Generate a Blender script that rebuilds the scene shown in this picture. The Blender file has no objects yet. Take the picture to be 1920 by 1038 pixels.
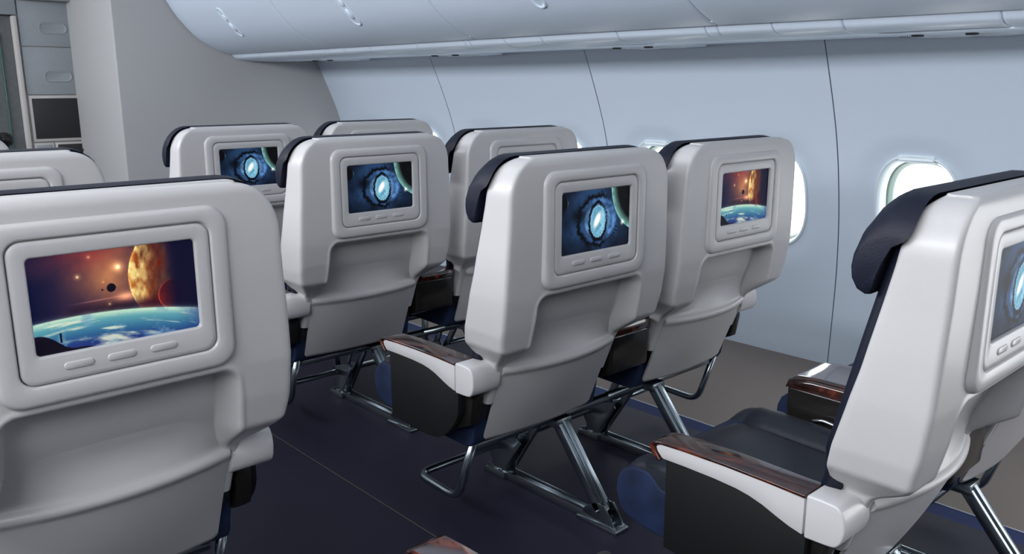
import bpy, bmesh, math, random
import numpy as np
from mathutils import Vector, Matrix
random.seed(3)
C = bpy.context.scene
COL = C.collection
PI = math.pi
ZO = 0.888                       # height of the measuring origin above the floor
P = 1.05                         # seat pitch
W = 0.7303                       # spacing of the two seats of a pair
AX = -1.256                      # column across the aisle

# ------------------------------------------------------------------ camera
cam_d = bpy.data.cameras.new('camera')
cam = bpy.data.objects.new('camera', cam_d); COL.objects.link(cam); C.camera = cam
cam_d.sensor_fit = 'HORIZONTAL'; cam_d.sensor_width = 36.0
cam_d.lens = 1588.59/1920*36.0
cam_d.clip_start = 0.02
yaw, pitch, roll = math.radians(42.4295), math.radians(-12.7805), math.radians(-0.0778)
fwd = Vector((math.sin(yaw)*math.cos(pitch), math.cos(yaw)*math.cos(pitch), math.sin(pitch)))
rt = Vector((math.cos(yaw), -math.sin(yaw), 0)); up = rt.cross(fwd)
r2 = rt*math.cos(roll)+up*math.sin(roll); u2 = -rt*math.sin(roll)+up*math.cos(roll)
cam.matrix_world = Matrix(((r2.x, u2.x, -fwd.x, -1.7228), (r2.y, u2.y, -fwd.y, -1.7036), (r2.z, u2.z, -fwd.z, 0.4394+ZO), (0, 0, 0, 1)))

# ------------------------------------------------------------------ world, exposure, lamps
w = bpy.data.worlds.new('sky'); C.world = w; w.use_nodes = True
bg = w.node_tree.nodes['Background']; bg.inputs[0].default_value = (0.96, 0.98, 1.0, 1); bg.inputs[1].default_value = 5.0
C.view_settings.view_transform = 'Standard'; C.view_settings.look = 'None'
C.view_settings.exposure = 0.0; C.view_settings.gamma = 1.0; C.view_settings.use_curve_mapping = False

def area(name, loc, target, sx, sy, power, color):
    d = bpy.data.lights.new(name, 'AREA'); d.shape = 'RECTANGLE'; d.size = sx; d.size_y = sy
    d.energy = power; d.color = color
    o = bpy.data.objects.new(name, d); COL.objects.link(o); o.location = loc
    dv = Vector(target)-Vector(loc)
    z = -dv.normalized(); y = Vector((0, 1, 0)); x = y.cross(z).normalized(); y = z.cross(x)
    o.matrix_world = Matrix(((x.x, y.x, z.x, loc[0]), (x.y, y.y, z.y, loc[1]), (x.z, y.z, z.z, loc[2]), (0, 0, 0, 1)))
    return o
# a long cove lamp above the aisle, with unseen key and fill lights added
area('overhead_light', (-2.75, 1.4, 2.08), (0.3, 1.4, 0.95), 0.5, 7.8, 245, (0.93, 0.96, 1.0))  # strong key light added at upper left to brighten left-facing sides
area('overhead_light', (-0.55, 1.2, 2.17), (0.15, 1.2, 0.0), 0.5, 7.0, 15, (0.82, 0.91, 1.0))
area('wall_fill', (1.30, 0.5, 1.490), (2.0, 0.5, 0.40), 0.12, 7.0, 8, (0.92, 0.96, 1.0))  # fill added under the bins to even out the window wall
area('rear_fill', (-2.5, -2.3, 2.15), (-1.3, 0.0, 0.9), 1.2, 0.6, 6, (1.0, 0.97, 0.95))  # fill added from behind to brighten the near left seat

# ------------------------------------------------------------------ materials
def mat(name, col, rough=0.5, metal=0.0, spec=0.5, coat=0.0, noise=None, bump=None, emis=None):
    m = bpy.data.materials.new(name); m.use_nodes = True
    nt = m.node_tree; b = nt.nodes['Principled BSDF']
    b.inputs['Base Color'].default_value = (*col, 1); b.inputs['Roughness'].default_value = rough
    b.inputs['Metallic'].default_value = metal
    b.inputs['Specular IOR Level'].default_value = spec
    b.inputs['Coat Weight'].default_value = coat; b.inputs['Coat Roughness'].default_value = 0.12
    tc = nt.nodes.new('ShaderNodeTexCoord')
    if noise:
        sc, amt = noise
        n = nt.nodes.new('ShaderNodeTexNoise'); n.inputs['Scale'].default_value = sc; n.inputs['Detail'].default_value = 3
        nt.links.new(tc.outputs['Object'], n.inputs['Vector'])
        r = nt.nodes.new('ShaderNodeValToRGB'); r.color_ramp.elements[0].position = 0.3; r.color_ramp.elements[1].position = 0.7
        r.color_ramp.elements[0].color = (*[c*(1-amt) for c in col], 1); r.color_ramp.elements[1].color = (*[min(1, c*(1+amt)) for c in col], 1)
        nt.links.new(n.outputs['Fac'], r.inputs[0]); nt.links.new(r.outputs[0], b.inputs['Base Color'])
    if bump:
        sc, st = bump
        n = nt.nodes.new('ShaderNodeTexNoise'); n.inputs['Scale'].default_value = sc; n.inputs['Detail'].default_value = 2
        nt.links.new(tc.outputs['Object'], n.inputs['Vector'])
        bp = nt.nodes.new('ShaderNodeBump'); bp.inputs['Strength'].default_value = st; bp.inputs['Distance'].default_value = 0.001
        nt.links.new(n.outputs['Fac'], bp.inputs['Height']); nt.links.new(bp.outputs[0], b.inputs['Normal'])
    return m
M = {}
M['shell'] = mat('pearl_plastic', (0.50, 0.49, 0.495), 0.38, 0.0, 0.5, 0.10, bump=(900, 0.10))
M['surround'] = mat('grey_plastic', (0.50, 0.49, 0.495), 0.34, 0.0, 0.5, 0.1, bump=(900, 0.06))
M['arm'] = mat('pale_plastic', (0.60, 0.59, 0.60), 0.33, 0.0, 0.5, 0.15)
M['leather'] = mat('navy_leather', (0.007, 0.009, 0.021), 0.5, 0.0, 0.25, bump=(420, 0.5))
M['cushion'] = mat('charcoal_leather', (0.014, 0.017, 0.026), 0.5, 0.0, 0.35, bump=(420, 0.5))
M['suede'] = mat('navy_cloth', (0.010, 0.020, 0.058), 0.75, 0.0, 0.3, noise=(14, 0.35), bump=(300, 0.4))
M['black'] = mat('black_plastic', (0.010, 0.0102, 0.011), 0.5, 0.0, 0.35, bump=(300, 0.15))
M['gloss_black'] = mat('gloss_black_plastic', (0.012, 0.011, 0.010), 0.18, 0.0, 0.5)
M['metal'] = mat('polished_steel', (0.30, 0.34, 0.37), 0.24, 1.0, 0.5)
M['chrome'] = mat('chrome', (0.75, 0.78, 0.80), 0.08, 1.0)
M['wall'] = mat('wall_panel', (0.53, 0.605, 0.70), 0.45, 0.0, 0.4, bump=(260, 0.03))
M['bin'] = mat('bin_panel', (0.57, 0.65, 0.76), 0.4, 0.0, 0.4, bump=(260, 0.03))
M['rail'] = mat('rail_panel', (0.66, 0.75, 0.86), 0.35, 0.0, 0.4)
M['bulk'] = mat('bulkhead_laminate', (0.385, 0.385, 0.39), 0.55, 0.0, 0.3, bump=(160, 0.25))
M['galley'] = mat('galley_laminate', (0.27, 0.295, 0.32), 0.5, 0.0, 0.3, noise=(240, 0.14))
M['galley_trim'] = mat('galley_trim', (0.46, 0.44, 0.43), 0.5)
M['dark'] = mat('dark_recess', (0.014, 0.014, 0.015), 0.6)
M['door'] = mat('door_panel', (0.12, 0.13, 0.135), 0.45, noise=(30, 0.1))
M['seal'] = mat('window_seal', (0.16, 0.24, 0.21), 0.35)
M['frame'] = mat('window_frame', (0.66, 0.74, 0.80), 0.3)
M['ceil'] = mat('ceiling_panel', (0.55, 0.57, 0.59), 0.6)
M['groove'] = mat('panel_backing', (0.10, 0.12, 0.15), 0.7)
M['shadow_wall'] = mat('cabin_wall', (0.30, 0.31, 0.33), 0.6)

def carpet(name, c, rough=0.8, spec=0.3):
    return mat(name, c, rough, 0, spec, noise=(260, 0.16), bump=(500, 0.5))
M['navy_floor'] = carpet('navy_carpet', (0.0105, 0.0100, 0.026), 0.6, 0.4)
M['blue_floor'] = carpet('blue_edging', (0.022, 0.035, 0.115))
M['beige_floor'] = carpet('taupe_carpet', (0.205, 0.172, 0.155))

def wood():
    m = bpy.data.materials.new('glossy_burl'); m.use_nodes = True; nt = m.node_tree; b = nt.nodes['Principled BSDF']
    tc = nt.nodes.new('ShaderNodeTexCoord'); mp = nt.nodes.new('ShaderNodeMapping'); mp.inputs['Scale'].default_value = (9, 3.2, 9)
    n = nt.nodes.new('ShaderNodeTexNoise'); n.inputs['Scale'].default_value = 2.6; n.inputs['Detail'].default_value = 4; n.inputs['Distortion'].default_value = 1.6
    r = nt.nodes.new('ShaderNodeValToRGB')
    e = r.color_ramp.elements; e[0].position = 0.36; e[0].color = (0.012, 0.004, 0.003, 1); e[1].position = 0.72; e[1].color = (0.17, 0.030, 0.009, 1)
    x = e.new(0.56); x.color = (0.040, 0.008, 0.005, 1)
    nt.links.new(tc.outputs['Object'], mp.inputs[0]); nt.links.new(mp.outputs[0], n.inputs['Vector']); nt.links.new(n.outputs['Fac'], r.inputs[0])
    nt.links.new(r.outputs[0], b.inputs['Base Color']); b.inputs['Roughness'].default_value = 0.12
    b.inputs['Coat Weight'].default_value = 0.7; b.inputs['Coat Roughness'].default_value = 0.05
    return m
M['wood'] = wood()

def pane_mat():
    m = bpy.data.materials.new('window_glass'); m.use_nodes = True; nt = m.node_tree; nt.nodes.clear()
    o = nt.nodes.new('ShaderNodeOutputMaterial'); mx = nt.nodes.new('ShaderNodeMixShader'); t = nt.nodes.new('ShaderNodeBsdfTransparent'); g = nt.nodes.new('ShaderNodeBsdfGlossy')
    t.inputs[0].default_value = (0.97, 0.99, 0.98, 1); g.inputs['Roughness'].default_value = 0.03; mx.inputs[0].default_value = 0.05
    nt.links.new(t.outputs[0], mx.inputs[1]); nt.links.new(g.outputs[0], mx.inputs[2]); nt.links.new(mx.outputs[0], o.inputs[0]); return m
M['pane'] = pane_mat()

def screen_mat(name):
    m = bpy.data.materials.new(name); m.use_nodes = True; nt = m.node_tree; b = nt.nodes['Principled BSDF']
    a = nt.nodes.new('ShaderNodeAttribute'); a.attribute_name = 'picture'
    b.inputs['Base Color'].default_value = (0.005, 0.005, 0.006, 1); b.inputs['Roughness'].default_value = 0.5
    b.inputs['Specular IOR Level'].default_value = 0.08
    nt.links.new(a.outputs['Color'], b.inputs['Emission Color']); b.inputs['Emission Strength'].default_value = 1.0
    return m
M['screen'] = screen_mat('lit_screen')

# ------------------------------------------------------------------ helpers
def link(name, me, m, parent=None, smooth=True, zo=0.0):
    if m is not None:
        me.materials.append(M[m] if isinstance(m, str) else m)
    o = bpy.data.objects.new(name, me); COL.objects.link(o)
    if smooth: me.shade_smooth()
    if parent: o.parent = parent
    return o
def me_from(V, F, recalc=True, name='m'):
    me = bpy.data.meshes.new(name); me.from_pydata([tuple(v) for v in V], [], [tuple(f) for f in F]); 
    if recalc:
        bm = bmesh.new(); bm.from_mesh(me); bmesh.ops.recalc_face_normals(bm, faces=bm.faces); bm.to_mesh(me); bm.free()
    me.update(); return me
class MB:
    """collects shapes for ONE mesh"""
    def __init__(s): s.V = []; s.F = []
    def add(s, V, F):
        o = len(s.V); s.V += [tuple(v) for v in V]; s.F += [tuple(i+o for i in f) for f in F]; return s
    def grid(s, G, cu=False, cv=False, cap0=False, cap1=False):
        n, m = len(G), len(G[0]); V = [p for r in G for p in r]; F = []
        for i in range(n if cu else n-1):
            for j in range(m if cv else m-1):
                F.append((i*m+j, i*m+(j+1) % m, ((i+1) % n)*m+(j+1) % m, ((i+1) % n)*m+j))
        if cap0: F.append(tuple(range(m)))
        if cap1: F.append(tuple((n-1)*m+j for j in reversed(range(m))))
        return s.add(V, F)
    def poly(s, pts, a, b, axis=0, bev=0.0, seg=2):
        """polygon of 2-d points extruded along an axis between a and b, with rounded edges"""
        def mk(t, p):
            return (t, p[0], p[1]) if axis == 0 else ((p[0], t, p[1]) if axis == 1 else (p[0], p[1], t))
        bm = bmesh.new()
        v0 = [bm.verts.new(mk(a, p)) for p in pts]; v1 = [bm.verts.new(mk(b, p)) for p in pts]; n = len(pts)
        bm.faces.new(v0); bm.faces.new(v1[::-1]); 
        for i in range(n): bm.faces.new((v0[i], v0[(i+1) % n], v1[(i+1) % n], v1[i]))
        bmesh.ops.recalc_face_normals(bm, faces=bm.faces)
        if bev > 0:
            bm.normal_update()
            es = [e for e in bm.edges if e.calc_face_angle(0) > 0.6]
            bmesh.ops.bevel(bm, geom=es, offset=bev, segments=seg, profile=0.5, affect='EDGES', clamp_overlap=True)
        bm.verts.index_update()
        s.add([v.co.copy() for v in bm.verts], [[v.index for v in f.verts] for f in bm.faces]); bm.free(); return s
    def box(s, x0, x1, y0, y1, z0, z1, bev=0.0, seg=2):
        return s.poly([(y0, z0), (y1, z0), (y1, z1), (y0, z1)], x0, x1, 0, bev, seg)
    def tube(s, pts, r, n=20, bend=0.0):
        pts = [Vector(p) for p in pts]
        if bend > 0:
            q = [pts[0]]
            for i in range(1, len(pts)-1):
                a, b, c = pts[i-1], pts[i], pts[i+1]
                d1 = (a-b).normalized(); d2 = (c-b).normalized(); rr = min(bend, (a-b).length*.49, (c-b).length*.49)
                for k in range(7):
                    t = k/6; q.append((b+d1*rr)*(1-t)**2+b*2*t*(1-t)+(b+d2*rr)*t*t)
            q.append(pts[-1]); pts = q
        G = []; ref = None
        for i, p in enumerate(pts):
            d = ((pts[min(i+1, len(pts)-1)]-pts[max(i-1, 0)])).normalized()
            if ref is None: ref = Vector((0, 0, 1)) if abs(d.z) < .9 else Vector((0, 1, 0))
            a = (ref-d*ref.dot(d)).normalized(); b = d.cross(a); ref = a
            G.append([p+a*r*math.cos(2*PI*k/n)+b*r*math.sin(2*PI*k/n) for k in range(n)])
        return s.grid(G, cv=True, cap0=True, cap1=True)
    def bar(s, p, q, wx, t, bev=0.003):
        """flat bar between two points in the y-z plane: wx wide along x, t thick"""
        p, q = Vector(p), Vector(q); d = (q-p).normalized(); nrm = Vector((1, 0, 0)).cross(d).normalized()
        x0, x1 = p.x-wx/2, p.x+wx/2
        pts = [((p+nrm*t/2).y, (p+nrm*t/2).z), ((q+nrm*t/2).y, (q+nrm*t/2).z), ((q-nrm*t/2).y, (q-nrm*t/2).z), ((p-nrm*t/2).y, (p-nrm*t/2).z)]
        return s.poly(pts, x0, x1, 0, bev)
    def mesh(s, flipx=False):
        V = [(-v[0], v[1], v[2]) for v in s.V] if flipx else s.V
        return me_from(V, s.F)
    def build(s, name, m, parent=None, smooth=True, flipx=False, ang=None):
        me = s.mesh(flipx); o = link(name, me, m, parent, smooth)
        if ang is not None and smooth:
            bm = bmesh.new(); bm.from_mesh(me)
            for e in bm.edges:
                if len(e.link_faces) == 2 and e.calc_face_angle(0) > ang: e.smooth = False
            bm.to_mesh(me); bm.free()
        return o
def tag(o, label=None, cat=None, group=None, kind=None):
    if label: o['label'] = label
    if cat: o['category'] = cat
    if group: o['group'] = group
    if kind: o['kind'] = kind
    return o
def empty(name, loc):
    o = bpy.data.objects.new(name, None); COL.objects.link(o); o.location = loc; o.empty_display_size = .1; return o
def sm(t): t = np.clip(t, 0, 1); return t*t*(3-2*t)
def ip(z, pts): return np.interp(z, [p[0] for p in pts], [p[1] for p in pts])
def smooth_ip(z, pts, h=0.012):
    return (ip(z-h, pts)+ip(z-h/2, pts)+ip(z, pts)+ip(z+h/2, pts)+ip(z+h, pts))/5
def rrect(hx, z0, z1, r, n=7):
    """rounded rectangle points (x, z), counter-clockwise"""
    o = []
    for cx, cz, a0 in ((hx-r, z1-r, 0), (-hx+r, z1-r, 90), (-hx+r, z0+r, 180), (hx-r, z0+r, 270)):
        for k in range(n+1):
            a = math.radians(a0+90*k/n); o.append((cx+r*math.cos(a), cz+r*math.sin(a)))
    return o

# ------------------------------------------------------------------ pictures on the screens (computed colours)
def fbm(x, y, seed, octs=5, base=3.0):
    rs = np.random.RandomState(seed); out = 0; amp = 1; tot = 0
    for o in range(octs):
        g = rs.rand(64, 64); f = base*2**o; X = x*f; Y = y*f
        xi = np.floor(X).astype(int); yi = np.floor(Y).astype(int); fx = X-xi; fy = Y-yi; fx = fx*fx*(3-2*fx); fy = fy*fy*(3-2*fy)
        a = g[xi % 64, yi % 64]; b = g[(xi+1) % 64, yi % 64]; c = g[xi % 64, (yi+1) % 64]; d = g[(xi+1) % 64, (yi+1) % 64]
        out = out+amp*((a*(1-fx)+b*fx)*(1-fy)+(c*(1-fx)+d*fx)*fy); tot += amp; amp *= .55
    return out/tot
def mixc(a, b, t): t = t[..., None]; return a*(1-t)+np.array(b)*t
def addc(a, c, t): return a+np.array(c)*t[..., None]
ASP = 1.67
def pic_planet(u, v):
    X = u*ASP
    n = fbm(X+.3, v, 1); n2 = fbm(X*1.3, v*1.3+5, 2)
    c = np.zeros(u.shape+(3,))+np.array((0.13, 0.11, 0.23))
    neb = np.exp(-((u-.46)/.27)**2-((v-.22)/.45)**2)*(.35+1.1*n)
    c = mixc(c, (0.48, 0.30, 0.27), np.clip(neb*1.1, 0, 1))
    c = mixc(c, (0.78, 0.52, 0.34), np.clip((np.exp(-((u-.47)/.13)**2-((v-.25)/.22)**2)*(n2*1.6-.35)), 0, 1))
    c = mixc(c, (0.62, 0.22, 0.22), np.clip(np.exp(-((u-.30)/.2)**2-((v-.0)/.18)**2)*n*1.2, 0, 1))
    c = addc(c, (0.9, 0.6, 0.35), np.exp(-((u-.55)/.06)**2-((v-.53)/.05)**2)*.8)
    c = addc(c, (0.8, 0.5, 0.5), np.exp(-((u-.38)/.12)**2-((v-.52-(u-.4)*-.05)/.006)**2)*.35)
    c = mixc(c, (0.10, 0.05, 0.12), np.clip(sm((v-.5)/.14)*np.clip(n2*1.6-.4, 0, 1), 0, .9)*(u < .62))
    for su, sv, sr, k in ((.515, .20, .016, 1.3), (.275, .25, .008, .9), (.35, .06, .007, .5), (.445, .58, .006, .6), (.42, .34, .005, .3)):
        d = np.hypot((u-su)*ASP, v-sv); c = addc(c, (1, .85, .5), k*np.exp(-(d/sr)**2)+.35*k*np.exp(-(d/(sr*3.5))**2))
    d = np.hypot(X-.777, v-.41); c = mixc(c, (0.06, 0.05, 0.10), sm((.050-d)/.006))
    c = addc(c, (0.35, .25, .3), np.exp(-((d-.048)/.004)**2)*.5*(X > .777))
    d = np.hypot(X-.685, v-.42); c = mixc(c, (0.06, 0.05, 0.10), sm((.012-d)/.004))
    cx, cy, r = 1.57, .35, .62
    d = np.hypot(X-cx, v-cy); ins = sm((r-d)/.008)
    tx = fbm((X-.6)*2.4+v*.5, v*.9, 7, 5, 4); tx2 = fbm(X*3, v*1.6, 9, 5, 6)
    lit = np.clip(1.15-(X-(cx-r))/.46, 0, 1)
    pc = np.zeros(u.shape+(3,))+np.array((0.07, 0.07, 0.20))
    pc = mixc(pc, (0.62, 0.30, 0.12), np.clip(lit*(.35+tx*1.1), 0, 1))
    pc = mixc(pc, (0.95, 0.83, 0.52), np.clip(lit**2.2*(tx2*3.0-.80), 0, 1)); pc = mixc(pc, (0.40, 0.10, 0.05), np.clip(np.exp(-((X-1.24-.05*np.sin(v*9))/.05)**2)*(tx2*1.6-.3), 0, .9))
    pc = mixc(pc, (0.20, 0.06, 0.05), np.clip((.5-tx)*3*lit, 0, .85))
    pc = addc(pc, (.5, .45, .25), np.exp(-((r-d)/.022)**2)*.7*np.clip(1-v*.4, 0, 1))
    pc = mixc(pc, (0.22, 0.08, 0.14), np.clip(sm((v-.52)/.14), 0, .9))
    c = c*(1-ins[..., None])+pc*ins[..., None]
    c = mixc(c, (0.065, 0.07, 0.17), sm((u-.80)/.15))
    d = np.hypot(X-1.42, v-.58); ins2 = sm((.175-d)/.006)
    p2 = np.zeros(u.shape+(3,))+np.array((0.09, 0.06, 0.17))
    li = np.clip(1-(X-1.245)/.2, 0, 1)
    p2 = mixc(p2, (0.50, 0.14, 0.11), np.clip(li*(.5+tx2*.6), 0, 1)); p2 = addc(p2, (.5, .2, .12), np.exp(-((.172-d)/.007)**2)*li)
    c = c*(1-ins2[..., None])+p2*ins2[..., None]
    c = mixc(c, (0.075, 0.085, 0.21), sm((.24-u)/.26)*sm((v-.12)/.2))
    vh = .65+.27*(u-.3)**2; q = (v-vh)
    ea = sm((q+.004)/.008)
    cl = fbm(X*1.2, v*4.2/(.3+np.clip(q, 0, 1)*1.4), 12, 5, 2.2); cl2 = fbm(X*2, v*3, 14, 5, 4)
    e = mixc(np.zeros(u.shape+(3,))+np.array((0.74, 0.88, 0.78)), (0.36, 0.62, 0.66), sm(q/.09))
    e = mixc(e, (0.20, 0.40, 0.56), sm((q-.06)/.16)); e = mixc(e, (0.15, 0.22, 0.46), sm((q-.18)/.14))
    e = mixc(e, (0.88, 0.90, 0.80), np.clip((cl-.55)*5, 0, .85)); e = mixc(e, (0.45, 0.62, 0.72), np.clip((cl2-.56)*4, 0, .6))
    e = mixc(e, (0.05, 0.09, 0.36), sm((u-.82)/.3)*.7)
    c = addc(c, (.45, .6, .5), np.exp(-(np.clip(-q, 0, 1)/.018))*(1-ea)*.5)
    c = c*(1-ea[..., None])+e*ea[..., None]
    gh = .78+.75*u+.02*n2-.03*np.sin(u*25); c = mixc(c, (0.07, 0.05, 0.11), sm((v-gh)/.01))
    c = mixc(c, (0.17, 0.10, 0.22), sm((v-gh)/.03)*np.clip(n2*2.4-1.1, 0, .6))
    c = mixc(c, (0.05, 0.03, 0.07), ((np.abs(u-.145) < .006) & (v > .80) & (v < .90)).astype(float))
    return c
def pic_eye(u, v):
    X = u*ASP; n = fbm(X, v, 21); n2 = fbm(X*1.4, v*1.4+3, 22); n3 = fbm(X*2, v*2, 23, 5, 5)
    c = np.zeros(u.shape+(3,))+np.array((0.055, 0.075, 0.12))
    dx = X-.88; dy = v-.51; th = np.arctan2(dy, dx); d = np.hypot(dx*.86, dy)
    c = mixc(c, (0.22, 0.37, 0.56), np.clip(np.exp(-(d/.55)**2)*(n*2.1-.45), 0, 1))
    c = mixc(c, (0.20, 0.33, 0.50), np.clip(np.exp(-((u-.42)/.2)**2-((v-.05)/.2)**2)*(n2*1.4-.2), 0, 1))
    c = mixc(c, (0.18, 0.30, 0.46), np.clip(np.exp(-((u-.2)/.22)**2-((v-.5)/.35)**2)*(n2*1.2-.25), 0, 1))
    c = mixc(c, (0.36, 0.55, 0.80), np.clip(np.exp(-((d-.33)/.07)**2)*(np.cos(th+.2)*.5+.75)*(n3*1.7-.2), 0, 1))
    dark = (0.03, 0.045, 0.07)
    wob = .012*np.sin(9*th+1)+.010*np.sin(23*th)+.03*(n3-.5)
    c = mixc(c, dark, np.clip(np.exp(-((d-.405-wob)/.030)**2)*(.25+.9*sm((np.abs(th)-.9)/.5)), 0, 1))
    c = mixc(c, dark, np.clip(np.exp(-((u-.25)/.10)**2-((v-.40)/.10)**2)*.9, 0, 1))
    # pale inner disc with its bright core
    c = mixc(c, (0.42, 0.60, 0.78), np.clip(sm((.30-d)/.05)*(n3*1.6-.15), 0, 1))
    e1 = np.hypot((dx-.0)/.185, (dy-.02)/.275)
    wob2 = .05*np.sin(11*th)+.10*(n3-.5)
    c = mixc(c, dark, np.clip(np.exp(-((e1-1.12-wob2)/.11)**2)*1.15, 0, 1)*np.clip(.35+sm((-np.cos(th)+.6)/.8)+(np.sin(th) > .2), 0, 1))
    c = mixc(c, (0.42, 0.70, 0.80), sm((1.02-e1)/.12)*np.clip(.75+.5*(n2-.5), 0, 1))
    c = mixc(c, (0.70, 0.90, 0.95), np.clip((n3-.45)*3, 0, 1)*sm((.95-e1)/.2)*.7)
    bead = (np.abs(e1-.93) < .045) & (np.sin(th*30) > .1); c[bead] = c[bead]*.35+np.array((.75, .92, .97))*.65
    e2 = np.hypot((dx+.02+dy*.45)/.085, (dy+.005)/.15); c = mixc(c, (1.0, 1.0, 1.0), sm((1.15-e2)/.7))
    # dark growths standing on the ring
    for k in range(40):
        a = k/40*2*PI+.05*math.sin(k*7.0); rr = .40+.012*math.sin(9*a+1); L = .030+.055*((k*37) % 7)/7
        s_ = (dx*.86*math.cos(a)+dy*math.sin(a)); t_ = np.abs(-dx*.86*math.sin(a)+dy*math.cos(a))
        if -.75 < ((a+PI) % (2*PI))-PI < .25: continue
        m = (s_ > rr-.01) & (s_ < rr+L) & (t_ < .006+.006*(s_ > rr+L*.75)); c[m] = dark
    for k in range(30):
        a = k/30*2*PI; ex, ey = .185*1.16*math.cos(a), .275*1.14*math.sin(a)
        m = np.hypot(dx-ex*(1+.05*math.sin(k*5.0)), dy-.02-ey) < .016+.006*math.sin(k*3.0); c[m & (n3 > .42)] = dark
    D = np.hypot(X-2.02, v+.02); R = .82; ins = sm((R-D)/.008)
    f = np.clip(1-(R-D)/.17, 0, 1)
    pc = mixc(np.zeros(u.shape+(3,))+np.array((.05, .055, .06)), (0.56, 0.82, 0.78), f*np.clip(.75+.5*n2, 0, 1))
    pc = mixc(pc, (.30, .42, .42), np.clip((n3-.52)*4, 0, .6)*f)
    c = c*(1-ins[..., None])+pc*ins[..., None]
    c = addc(c, (.9, .8, .65), np.exp(-(np.hypot(X-1.49, v-.61)/.035)**2)*.9)
    D = np.hypot(X-.040, v-.17); c = mixc(c, (0.04, .05, .06), sm((.135-D)/.008)); c = addc(c, (.35, .5, .5), np.exp(-((D-.128)/.006)**2)*(X-.04 > .03)*sm((.9-np.abs(v-.17)*8))*.9)
    rs = np.random.RandomState(4)
    for k in range(46):
        su, sv = rs.rand()*ASP, rs.rand(); c = addc(c, (.6, .7, .8), np.exp(-(np.hypot(X-su, v-sv)/.0045)**2)*rs.rand()*(d > .42))
    return c
def screen_mesh(fn, hx=.1400, z0=-.006, z1=.162, y=-.1612, nx=260, nz=156):
    xs = np.linspace(-hx, hx, nx+1); zs = np.linspace(z1, z0, nz+1); r = .007
    XX, ZZ = np.meshgrid(xs, zs)
    col = np.clip(fn((XX+hx)/(2*hx), (z1-ZZ)/(z1-z0)), 0, 1)**2.2
    # round the four corners by pulling the outer rows in
    k = np.minimum(np.minimum(ZZ-z0, z1-ZZ), r); ins = r-np.sqrt(np.maximum(r*r-(r-k)**2, 0)); XX = XX*(hx-ins)/hx
    V = [(float(XX[i, j]), y, float(ZZ[i, j])) for i in range(nz+1) for j in range(nx+1)]
    F = [(i*(nx+1)+j, (i+1)*(nx+1)+j, (i+1)*(nx+1)+j+1, i*(nx+1)+j+1) for i in range(nz) for j in range(nx)]
    me = bpy.data.meshes.new('screen'); me.from_pydata(V, [], F)
    a = me.color_attributes.new('picture', 'FLOAT_COLOR', 'POINT')
    a.data.foreach_set('color', np.concatenate([col.reshape(-1, 3), np.ones((col.shape[0]*col.shape[1], 1))], 1).astype(np.float32).ravel())
    me.materials.append(M['screen']); me.update(); return me
SCR = {'planet': screen_mesh(pic_planet), 'eye': screen_mesh(pic_eye)}

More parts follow.
